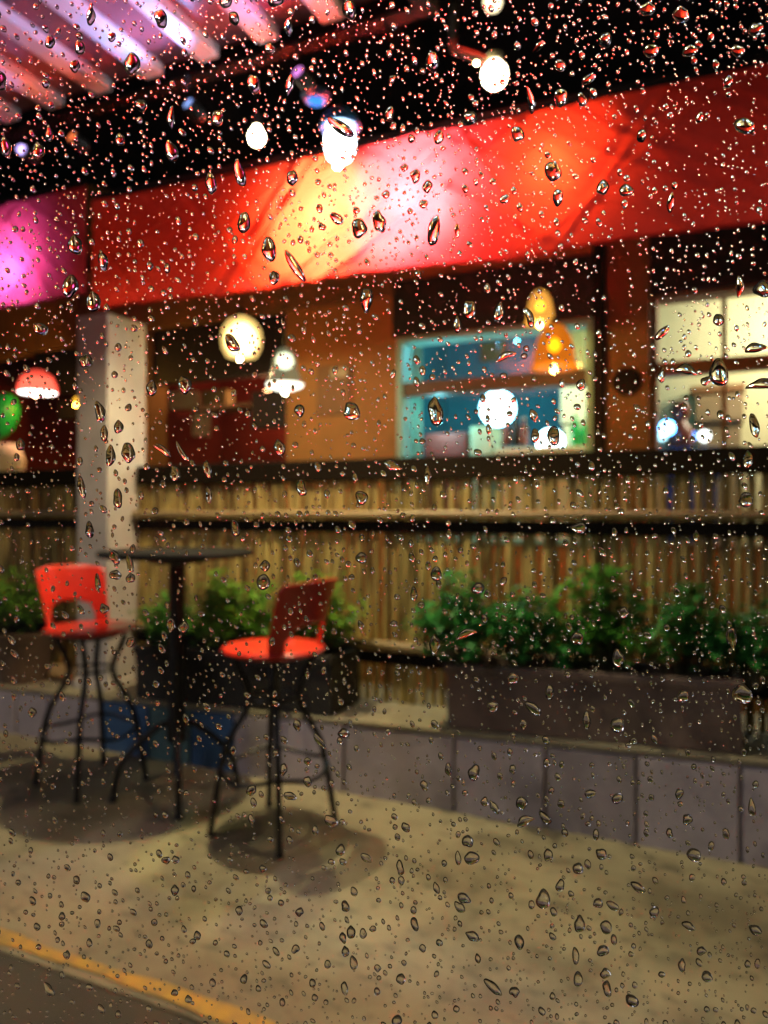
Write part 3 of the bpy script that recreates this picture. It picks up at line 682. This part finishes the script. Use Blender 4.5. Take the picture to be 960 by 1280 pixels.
MB().lathe([(0, -13.5*s), (22*s, -13.2*s), (22.5*s, -8*s), (17*s, 5*s), (0, 8*s)], 28).build('bulb', M['e_pinkw'], e3); cord(e3, 16*s, 3.36-q.z)
light('dome_light', 'POINT', q+Vector((0, -.02, -13*s-.02)), (1, .38, .2), 18, .012)
def bell(px, py, y, w_, h, label, m):
    e_, q, s = pendant(px, py, y, label)
    MB().lathe([(w_*.5*s, -h*.5*s), (w_*.44*s, -h*.40*s), (w_*.40*s, -h*.1*s), (w_*.34*s, h*.2*s), (w_*.22*s, h*.42*s), (w_*.10*s, h*.5*s)], 32).build('shade', M[m], e_)
    MB().lathe([(0, -h*.47*s), (w_*.42*s, -h*.46*s), (w_*.43*s, -h*.42*s), (0, -h*.42*s)], 24).build('diffuser', M['e_disc'], e_)
    MB().lathe([(0, -h*.12*s), (h*.08*s, -h*.1*s), (h*.14*s, 0), (h*.10*s, h*.12*s), (0, h*.2*s)], 16).build('bulb', M['e_amberhot'], e_)
    MB().lathe([(0, h*.5*s), (w_*.11*s, h*.5*s), (w_*.08*s, h*.62*s), (0, h*.64*s)], 14).build('cap', M['black'], e_); cord(e_, h*.62*s, 3.36-q.z)
    light('bell_light', 'POINT', q+Vector((0, -.01, -h*.5*s-.01)), (1, .50, .10), 10, .012)
bell(675, 384, 4.4, 40, 42, 'smaller pale amber bell pendant above the larger amber bell', 'amber2')
bell(693, 433, 4.0, 60, 56, 'larger deep amber bell pendant before the blue lit window', 'amber')
q = at(97, 500, 4.7)
ol = empty('small_orange_lamp', q, 'tiny orange lamp under the red dome beside the post', 'lamp')
MB().lathe([(0, -.025), (.025, -.018), (.033, 0), (.02, .02), (0, .028)], 16).build('bulb', M['e_orange'], ol)
MB().lathe([(0, .029), (.015, .029), (.012, .05), (0, .052)], 12).build('socket', M['black'], ol); cord(ol, .05, 3.36-q.z)
light('orange_light', 'POINT', q+Vector((0, -.02, -.045)), (1, .45, .05), 26, .01)
# inside globes
q = at(622, 511, 5.45); s = (5.45/((622-480)/F*sn+cs))/F
g1 = empty('globe_lamp', q, 'round white globe lamp glowing in the blue lit window', 'lamp')
MB().lathe([(21*s*math.sin(math.pi*k/16), -21*s*math.cos(math.pi*k/16)) for k in range(17)], 32).build('globe', M['e_ball'], g1)
MB().lathe([(0, 21*s), (4*s, 21*s), (3*s, 26*s), (0, 27*s)], 12).build('cap', M['greymetal'], g1); cord(g1, 26*s, 3.0-q.z)
light('globe_light', 'POINT', q, (.25, .75, 1), 26, 21*s+.003)
q = at(682, 548, 5.55)
g2 = empty('table_lamp', (q.x, 5.72, q.z-.09), 'low oval white lamp on the serving counter in the blue lit window', 'lamp')
MB().lathe([(0, .03), (.07, .035), (.10, .075), (.08, .12), (0, .14)], 28).build('globe', M['e_ball'], g2)
MB().lathe([(.05, 0), (.05, .015), (.02, .03), (0, .03)], 20).build('base', M['greymetal'], g2)
light('table_light', 'POINT', (q.x, 5.72, q.z-.015), (.5, .9, 1), 9, .102)
light('window_fill', 'POINT', (W1[0]+.10, 5.60, 2.0), (.25, .9, 1), 14, .006)  # three unseen points added to glow the curtains and tint the room
light('window_fill', 'POINT', (W1[1]-.10, 5.60, 2.3), (.85, .95, .6), 9, .006)
light('window_fill', 'POINT', ((W1[0]+W1[1])/2, 5.75, 2.62), (.10, .72, 1), 26, .006)
# ceiling tubes inside the cream room
ct = empty('ceiling_tube', (W2[0]+1.0, 5.9, 2.93), 'white strip light on the ceiling inside the cream window', 'lamp')
MB().box(-.6, .6, -.04, .04, 0, .06, .004).build('housing', M['greymetal'], ct)
MB().tube([(-.58, 0, -.02), (.58, 0, -.02)], .018, 10).build('tube', emat('tube_light', (1, .95, .75), 20), ct)
light('tube_light', 'POINT', (W2[0]+1.0, 5.75, 2.6), (1, .93, .68), 75, .2)
light('jar_light', 'POINT', (at(835, 540, 5.5).x, 5.42, at(835, 540, 5.5).z+.02), (.1, .4, 1), 2.2, .05)
light('red_room_light', 'POINT', ((W0[0]+W0[1])/2, 5.8, 2.3), (1, .45, .2), 16, .1)

# coloured spotlights added to light the awning and roof slats
def added_spot_can(loc, target, col, power, cone, label, m=None, radius=.02, blend=.6):
    d = (Vector(target)-Vector(loc)).normalized()
    e_ = empty('added_spotlight', loc, label, 'lamp', 0, 'small coloured spotlights added under the roof and awning')
    rot = d.to_track_quat('-Z', 'Y').to_euler(); 
    can = MB().lathe([(.0, .004), (.026, .003), (.028, .01), (.028, .07), (.015, .085), (0, .086)], 18)
    can.v = [tuple(v) for v in can.v]
    o = can.build('can', M['black'], e_); o.rotation_euler = rot
    o2 = MB().lathe([(0, -.001), (.022, -.0005), (.022, .002), (0, .003)], 18).build('lens', emat('lens', col, 1.5), e_); o2.rotation_euler = rot
    MB().tube([(0, 0, .05), (0, 0, .11)], .005, 6).build('bracket', M['black'], e_)
    light('added_spot_beam', 'SPOT', Vector(loc)+d*.006, col, power, radius, target, cone, blend)
z_s = 2.985
def tgt(px, py): return at(px, py, AY)
def sx(px): return at(px, 100, 2.54).x
def hidden_back_spot(px, py, d, col, power, label, cone=150, dz=0.0, dx=0.0):  # lamp hidden behind the cloth, added to make a glow pool
    t = at(px, py, AY); added_spot_can((t.x+dx, AY+d, t.z+dz), t, col, power, cone, label, blend=.5, radius=.03)
hidden_back_spot(400, 266, .19, (1, .93, .36), 240, 'added warm yellow lamp hidden behind the awning centre', dz=.02)
hidden_back_spot(352, 312, .26, (1, .5, .08), 26, 'added amber lamp hidden low behind the awning left of centre')
hidden_back_spot(500, 246, .20, (.84, .68, 1), 260, 'added pink white lamp hidden behind the awning centre')
hidden_back_spot(560, 278, .24, (1, .3, .30), 12, 'added rose lamp hidden behind the lower awning')
hidden_back_spot(685, 203, .22, (1, .58, .16), 24, 'added orange lamp hidden behind the awning right of centre')
hidden_back_spot(8, 338, .22, (.58, .60, 1), 70, 'added violet lamp hidden behind the left awning')
added_spot_can((at(600, 100, 2.66).x, 2.66, 3.20), tgt(600, 262), (1, .04, .025), 30, 116, 'added red spot lamp hidden behind the beam washing the long awning', blend=1)
added_spot_can((at(260, 100, 2.63).x, 2.63, 3.20), tgt(270, 300), (1, .04, .025), 20, 110, 'added red spot lamp hidden behind the beam washing the awning by the post', blend=1)
# uplights added to colour the slats
def up(px, col, power, ty, label):
    x = sx(px); added_spot_can((x, 2.40, 2.93), (x-.1, ty, SZ), col, power, 130, label, radius=.02, blend=.9)
up(120, (1, .20, .06), 3.5, 1.9, 'added orange spot lamp shining up at the far left roof slats')
up(262, (.30, .45, 1), 26, 2.0, 'added blue white spot lamp shining up at the roof slats')
up(60, (.55, .40, 1), 6, 1.2, 'added lilac spot lamp shining up at the left roof slats')
up(395, (.85, .26, .85), 8, 1.9, 'added pink spot lamp shining up at the right roof slats')

# ------------------------------------------------------------------ window pane with raindrops
GD = .20; PXM = GD/F
fwd = Vector((-sn, cs, 0)); cam_loc = Vector((0, 0, EYE))
gl = empty('window_pane', cam_loc+fwd*GD-Vector((0, 0, .45)), 'clear rain covered window glass close to the viewer', 'window', YAW)
MB().box(-.65, .65, -.0035, 0, 0, .9).build('glass', M['glass'], gl)
gl_m = Matrix.Translation(cam_loc+fwd*GD) @ Matrix.Rotation(YAW, 4, 'Z')

def drop_geo(w_, h, tilt, big, rnd, bend=0, pinch=None):
    """returns verts (local u,y,v in metres, relative to the drop centre) and faces; w_,h in photo px"""
    n = 30 if big else (14 if max(w_, h) > 3.5 else 9); k = 9 if big else (4 if max(w_, h) > 3.5 else 3)
    gsz = 1.12 if big else 1.05
    a, b_ = w_/2*PXM*gsz, h/2*PXM*gsz; tc = R(rnd.uniform(72, 88))
    ph = [(m_, rnd.uniform(0, 6.28), rnd.uniform(.0, (.15 if big else .09)/(m_-1)**.8)) for m_ in (2, 3, 4, 5)]
    pin = pinch if pinch is not None else (rnd.uniform(0, .3) if big else rnd.uniform(0, .25))
    sgn = 1 if rnd.random() < .8 else -1
    vs = []; fs = []
    ct_, st_ = math.cos(R(tilt)), math.sin(R(tilt))
    H = min(a, b_)*rnd.uniform(.85, 1.2)
    Rn = 1/math.sin(tc)
    def P_(s_, th, hh):
        rad = 1+sum(am*math.cos(m_*th+p_) for m_, p_, am in ph)
        u = math.cos(th)*rad*s_; v = math.sin(th)*rad*s_
        u *= 1-pin*max(0, sgn*v)**1.4
        uu, vv = u*a, v*b_
        uu += bend*(vv*vv)/max(b_, 1e-9)*1.0
        hz = hh*H*(1-.30*sgn*v)
        return (uu*ct_-vv*st_, hz, uu*st_+vv*ct_)
    vs.append(P_(0, 0, Rn-Rn*math.cos(tc)))
    for i in range(1, k+1):
        phi = tc*i/k; s_ = math.sin(phi)*Rn*1.0; hh = Rn*math.cos(phi)-Rn*math.cos(tc)
        for j in range(n): vs.append(P_(s_, 2*math.pi*j/n, hh))
    for j in range(n): fs.append((0, 1+(j+1) % n, 1+j))
    for i in range(k-1):
        for j in range(n):
            q0 = 1+i*n; q1 = 1+(i+1)*n
            fs.append((q0+j, q0+(j+1) % n, q1+(j+1) % n, q1+j))
    # flat back (own verts keep the rim sharp)
    base = len(vs); vs += vs[1+(k-1)*n:1+k*n]
    fs.append(tuple(base+j for j in range(n)))
    # join rim
    for j in range(n): pass
    return vs, fs, n
def fix(vs, fs, n):
    # weld duplicate rim: reuse the rim ring indices so that the solid is closed
    rim0 = len(vs)-2*n; base = len(vs)-n
    fs = [tuple((i-n if i >= base else i) for i in f) for f in fs]
    return vs[:base], fs

B_ = """337,313,17,28,10;369,334,10,44,32;449,287,17,22,5;474,279,14,26,5;345,348,9,15,0;306,280,15,24,5;300,219,12,32,15;265,231,13,24,5;421,275,10,20,50;426,162,14,36,55
167,83,18,24,0;203,27,14,22,5;284,5,14,16,0;345,5,16,16,0;294,27,12,16,20;338,63,12,12,0;361,38,10,20,0;3,105,16,20,0;318,108,14,24,5;362,110,9,28,-10;273,150,16,16,0;437,15,16,22,5;50,190,14,18,5;10,186,14,20,5
64,170,10,16,0;215,150,9,26,0;216,192,14,24,15;178,135,14,14,0;96,308,16,22,0;90,360,18,26,5;119,379,14,26,0;131,329,12,20,20;116,24,11,20,0;142,50,9,11,0;96,86,12,14,0;65,56,11,14,0;102,63,11,16,10;152,177,12,14,0;60,108,9,12,0
540,80,14,26,0;542,290,13,38,-8;690,216,19,24,0;646,170,14,18,10;586,151,16,18,0;519,222,11,16,5;534,235,11,14,0;696,249,12,20,0;752,236,14,16,0;781,240,16,14,0;630,251,11,12,0;663,128,8,32,10;700,125,16,20,5;836,255,9,22,-5;928,160,22,18,0
807,15,16,16,0;849,22,18,18,0;755,54,16,16,0;812,67,18,14,0;860,67,16,14,0;942,40,16,16,0;920,67,16,12,-60;734,102,10,18,-60;699,85,12,14,0;672,62,7,20,-45;548,174,12,16,0;487,145,12,16,0;800,173,12,14,0;726,128,12,14,20;740,120,10,12,0;908,105,12,12,0;872,150,9,12,0;571,290,7,15,0;529,257,9,11,0
291,430,13,24,30;440,515,17,22,10;375,514,12,14,0;458,376,15,26,5;342,349,10,16,5;53,412,12,20,60;109,452,16,16,0;232,482,15,20,10;191,486,12,18,0;127,515,11,26,12;162,566,16,22,12;140,570,12,22,5;132,542,10,16,0;150,534,10,16,0;104,610,10,24,8;149,623,12,20,0;114,662,10,18,5
220,592,11,20,10;262,619,8,18,5;295,660,10,20,10;205,562,7,24,50;228,566,7,24,35;350,560,12,18,20;260,587,8,22,15;377,610,11,20,10;452,622,14,16,20;452,697,13,13,0;330,727,14,20,0;332,707,12,12,0;145,696,12,16,20;164,704,9,20,15;146,718,13,12,0;165,722,10,12,0;132,760,11,11,20;124,727,7,18,5;215,780,10,16,0;231,783,12,14,0;165,802,11,12,0;114,664,10,14,0;43,889,10,11,0;28,556,10,14,0;366,225,13,18,0
586,389,14,22,0;623,392,12,22,-10;571,407,9,18,0;661,397,10,22,25;631,445,8,24,-70;544,515,17,32,8;691,545,15,22,0;668,545,10,16,0;666,520,9,15,25;896,467,22,30,0;952,480,12,36,85;855,462,12,24,80;942,435,12,24,-75;951,362,18,22,70;896,401,12,14,0;826,417,10,20,-40;922,360,8,26,0;725,482,10,14,-20;940,532,11,28,12;490,582,12,20,70;534,595,9,20,0
930,625,16,18,0;932,575,11,20,0;545,717,14,15,0;722,660,16,14,0;825,470,9,16,-10;880,477,12,10,0;597,735,14,14,0;517,742,8,16,0;582,790,9,22,-70;543,805,12,22,0;771,822,13,22,0;912,797,12,26,5;720,797,14,16,0;778,765,12,14,0;640,847,12,14,0;686,864,10,18,0;665,884,11,22,50;770,905,14,20,0;852,869,12,16,0;732,899,10,18,0
925,866,20,24,0;615,882,12,14,-20;592,964,14,18,-15;651,1002,13,15,10;617,1007,8,18,30;736,990,12,10,0;770,996,13,12,0;655,1023,10,22,-70;680,1020,10,17,45;857,1022,11,13,0;847,990,10,12,0;937,1007,9,20,5;584,1049,13,14,0;589,1070,14,18,70;750,1065,12,14,40;865,1066,14,18,70;684,1066,11,14,0;572,1070,7,16,0;507,1032,9,12,40;500,1082,9,16,8
678,1121,17,21,0;579,1120,11,16,60;574,1131,9,16,35;723,1152,13,18,0;756,1156,13,16,20;590,1167,11,16,60;648,1174,11,17,10;718,1191,8,20,5;752,1185,14,12,0;721,1220,10,18,0;755,1213,11,13,0;757,1232,10,18,10;788,1247,13,16,45;795,1106,10,19,50;642,1236,11,12,0;615,1230,9,28,42;941,1159,11,16,50;496,1272,11,14,0;501,1220,10,13,0;699,1104,10,14,0
881,1217,13,12,0;858,1154,9,16,60;721,1083,12,13,0;746,1126,11,11,0;816,1137,12,12,0;874,1185,11,10,0;850,1203,9,14,0;764,1129,9,16,50;545,1107,7,14,10;518,1152,9,15,15;315,986,12,12,0;363,993,9,15,60;414,1024,12,17,50;426,1060,11,13,0;458,1070,8,16,50;432,1130,10,12,0;439,1162,10,15,0;429,1169,8,12,5
454,1164,8,12,5;432,1186,9,12,0;442,1200,8,18,5;375,1137,9,10,0;370,1183,9,10,0;300,1135,8,11,0;248,1166,9,10,0;220,1110,9,12,0;109,1118,10,13,15;64,1233,10,17,30;80,1142,8,9,0;221,1072,9,9,0;209,1073,9,9,0;98,1097,8,9,0;431,1232,9,14,10;114,1175,6,11,0;86,1190,8,10,0;306,1220,8,11,0;410,1202,8,9,0;472,1207,8,8,0;237,1245,8,9,0;220,1237,8,8,0
400,925,7,22,40;372,905,9,14,10;385,975,9,13,10;355,960,9,14,0;430,915,12,12,0;345,940,8,9,0;385,950,8,10,0;530,980,9,12,20;700,1003,9,9,0;905,1040,9,11,0;640,960,8,11,0;605,1000,9,11,0;560,960,8,14,10"""
bigs = []
for part in B_.replace('\n', ';').split(';'):
    if part.strip(): bigs.append([float(v) for v in part.split(',')])
rnd = random.Random(11)
drops = [(d[0], d[1], d[2], d[3], d[4], True) for d in bigs]
grid = {}
def cell(px, py): return int(px//12), int(py//12)
def put(px, py, r): grid.setdefault(cell(px, py), []).append((px, py, r))
def free(px, py, r):
    cx_, cy_ = cell(px, py)
    for i in range(cx_-2, cx_+3):
        for j in range(cy_-2, cy_+3):
            for (a, c_, q) in grid.get((i, j), ()):
                if (a-px)**2+(c_-py)**2 < (q+r+.5)**2: return False
    return True
for d in drops: put(d[0], d[1], max(d[2], d[3])*.45)
def density(px, py):
    if py < 380: return 1.0 if not (px > 700 and py > 100) else .55
    if py < 620: return .85
    if py < 880: return .75
    return .62
smalls = []
tries = 0; NT = 19500
while len(smalls) < NT and tries < 130000:
    tries += 1
    px = rnd.uniform(-450, 1410); py = rnd.uniform(-280, 1560)
    inside = -20 < px < 980 and -20 < py < 1300
    if rnd.random() > density(px, py)*(1 if inside else .55): continue
    up_ = py < 420
    t = rnd.random()
    if t < .52: w_ = rnd.uniform(1.5, 3.0)
    elif t < .86: w_ = rnd.uniform(2.8, 5.2)
    else: w_ = rnd.uniform(5.0, 8.2)
    if not inside and rnd.random() < .03: w_ = rnd.uniform(9, 15)
    if up_: asp = rnd.uniform(.95, 1.6)
    else: asp = rnd.uniform(.95, 1.7)
    h = w_*asp; r = max(w_, h)/2
    if h > 14: r = h/2
    if not free(px, py, r*.95): continue
    put(px, py, r); smalls.append((px, py, w_, h, rnd.gauss(18, 16), False))
# the 300 largest in view become individuals
ins = sorted([s_ for s_ in smalls if -4 < s_[0] < 964 and -4 < s_[1] < 1284], key=lambda s_: -s_[2]*s_[3])
extra = ins[:max(0, 300-len(drops))]; ex = set(id(s_) for s_ in extra)
indiv = drops+extra
def zone(px, py):
    col = 'far left' if px < 192 else 'left' if px < 384 else 'middle' if px < 576 else 'right' if px < 768 else 'far right'
    names = None
    if py < 130: back = {'far left': 'the lilac roof slats', 'left': 'the pink and blue roof slats', 'middle': 'the dark ceiling above the white lamp', 'right': 'the bracket lamp', 'far right': 'the black ceiling, top right'}
    elif py < 260: back = {'far left': 'the black beam shade', 'left': 'the small warm bulb', 'middle': 'the white lamp and pink awning glow', 'right': 'the orange streaked awning', 'far right': 'the plain dark red awning'}
    elif py < 390: back = {'far left': 'the violet lit left awning', 'left': 'the yellow awning glow', 'middle': 'the lower pink awning edge', 'right': 'the lower orange awning edge', 'far right': 'the lower dark red awning edge'}
    elif py < 500: back = {'far left': 'the red dome lamp and post top', 'left': 'the cream globe lamp', 'middle': 'the orange wall poster', 'right': 'the amber bell lamps', 'far right': 'the cream window'}
    elif py < 600: back = {'far left': 'the middle of the pale post', 'left': 'the dark red opening', 'middle': 'the orange wall beside the teal frame', 'right': 'the white globe in the blue window', 'far right': 'the blue counter lights'}
    elif py < 700: back = {'far left': 'the post beside the fence rail', 'left': 'the fence rails above the table', 'middle': 'the pale middle fence canes', 'right': 'the fence canes under the blue window', 'far right': 'the dark fence canes at right'}
    elif py < 800: back = {'far left': 'the left stool backrest', 'left': 'the light green plants', 'middle': 'the bare fence beside the right stool', 'right': 'the deep green trough plants', 'far right': 'the dark plants at the right edge'}
    elif py < 920: back = {'far left': 'the left stool legs', 'left': 'the table column and right stool', 'middle': 'the lit wall coping', 'right': 'the left half of the mauve trough', 'far right': 'the right half of the mauve trough'}
    elif py < 1030: back = {'far left': 'the left stool feet', 'left': 'the table feet', 'middle': 'the wall base by the right stool', 'right': 'the mauve wall panels', 'far right': 'the mauve wall at the right edge'}
    elif py < 1150: back = {'far left': 'the stool shadow at far left', 'left': 'the right stool shadow', 'middle': 'the pavement right of the stool shadow', 'right': 'the bright open pavement', 'far right': 'the pavement below the wall'}
    else: back = {'far left': 'the yellow line', 'left': 'the end of the yellow line', 'middle': 'the lower middle pavement', 'right': 'the lower pavement right of middle', 'far right': 'the bottom right pavement'}
    return back[col]
def shape(w_, h, t):
    s_ = 'large ' if max(w_, h) > 19 else 'medium ' if max(w_, h) > 12 else 'small '
    if h/w_ > 1.9: s_ += 'long ' + ('slanting ' if abs(t) > 25 else 'upright ')
    elif h/w_ > 1.25: s_ += 'oval '
    else: s_ += 'round '
    return s_
for i, (px, py, w_, h, t, bg) in enumerate(indiv):
    bend = 0
    if h/w_ > 2 and max(w_, h) > 20: bend = rnd.uniform(-.18, .18)
    if abs(t) > 60 and h > 20: bend = -.28 if t > 0 else .28
    # elongated drops at an angle: several shapes
    vs, fs, n = drop_geo(w_*(1 if bg else 1), h, t, bg, rnd, bend, None if h/w_ < 1.9 else rnd.uniform(.15, .45))
    vs, fs = fix(vs, fs, n)
    me = bpy.data.meshes.new('raindrop'); me.from_pydata(vs, [], fs); me.update()
    me.polygons.foreach_set('use_smooth', [True]*(len(fs)-1)+[False])
    try: me.set_sharp_from_angle(angle=R(50))
    except Exception: pass
    o = new_obj('raindrop', me, M['water'])
    loc = gl_m @ Vector(((px-480)*PXM, .00006, (640-py)*PXM)); o.location = loc; o.rotation_euler = (0, 0, YAW)
    lab = shape(w_, h, t)+'raindrop on the glass over '+zone(px, py)
    tag(o, lab, 'raindrop', 'raindrops on the glass over '+zone(px, py))
V = []; FF = []; flat = []
for s_ in smalls:
    if id(s_) in ex: continue
    px, py, w_, h, t, _ = s_
    vs, fs, n = drop_geo(w_, h, t, w_ > 8, rnd); vs, fs = fix(vs, fs, n)
    b0 = len(V); ox, oz = (px-480)*PXM, (640-py)*PXM
    V += [(a+ox, b1+.00006, c_+oz) for a, b1, c_ in vs]; FF += [tuple(i+b0 for i in f) for f in fs]
me = bpy.data.meshes.new('fine_raindrops'); me.from_pydata(V, [], FF); me.update(); me.shade_smooth()
try: me.set_sharp_from_angle(angle=R(50))
except Exception: pass
fo = new_obj('fine_raindrops', me, M['water']); fo.location = gl_m.translation; fo.rotation_euler = (0, 0, YAW)
tag(fo, 'countless tiny raindrops speckled between the larger drops on the glass', 'raindrops', None, 'stuff')

# ------------------------------------------------------------------ sky and light
wd = bpy.data.worlds.new('World'); scene.world = wd; wd.use_nodes = True
N = wd.node_tree.nodes; L = wd.node_tree.links; bgn = N['Background']
sky = N.new('ShaderNodeTexSky'); sky.sky_type = 'NISHITA'; sky.sun_disc = False
sky.sun_elevation = R(6); sky.sun_rotation = R(150)
L.new(sky.outputs[0], bgn.inputs[0]); bgn.inputs[1].default_value = .003
sd = bpy.data.lights.new('street_fill', 'SUN'); sd.energy = .42; sd.angle = R(20); sd.color = (.92, .86, .95)  # dim sun added as soft fill from the street side
so = bpy.data.objects.new('street_fill', sd); C.objects.link(so); so.rotation_euler = (R(62), 0, R(-32))

# ------------------------------------------------------------------ camera
cd = bpy.data.cameras.new('camera'); cam = bpy.data.objects.new('camera', cd); C.objects.link(cam)
cam.location = cam_loc; cam.rotation_euler = (R(90), 0, YAW)
cd.sensor_fit = 'VERTICAL'; cd.sensor_height = 36; cd.lens = 36*F/1280
cd.clip_start = .01; cd.clip_end = 500
cd.dof.use_dof = True; cd.dof.focus_distance = GD+.0005; cd.dof.aperture_fstop = 13
scene.camera = cam
scene.view_settings.view_transform = 'Standard'; scene.view_settings.look = 'None'
scene.view_settings.exposure = 0; scene.view_settings.gamma = 1
cy = scene.cycles
cy.use_denoising = True; cy.denoiser = 'OPENIMAGEDENOISE'
cy.max_bounces = 14; cy.transmission_bounces = 12; cy.diffuse_bounces = 3; cy.glossy_bounces = 4; cy.transparent_max_bounces = 12
cy.caustics_reflective = False; cy.caustics_refractive = False; cy.sample_clamp_indirect = 60
cy.use_light_tree = True
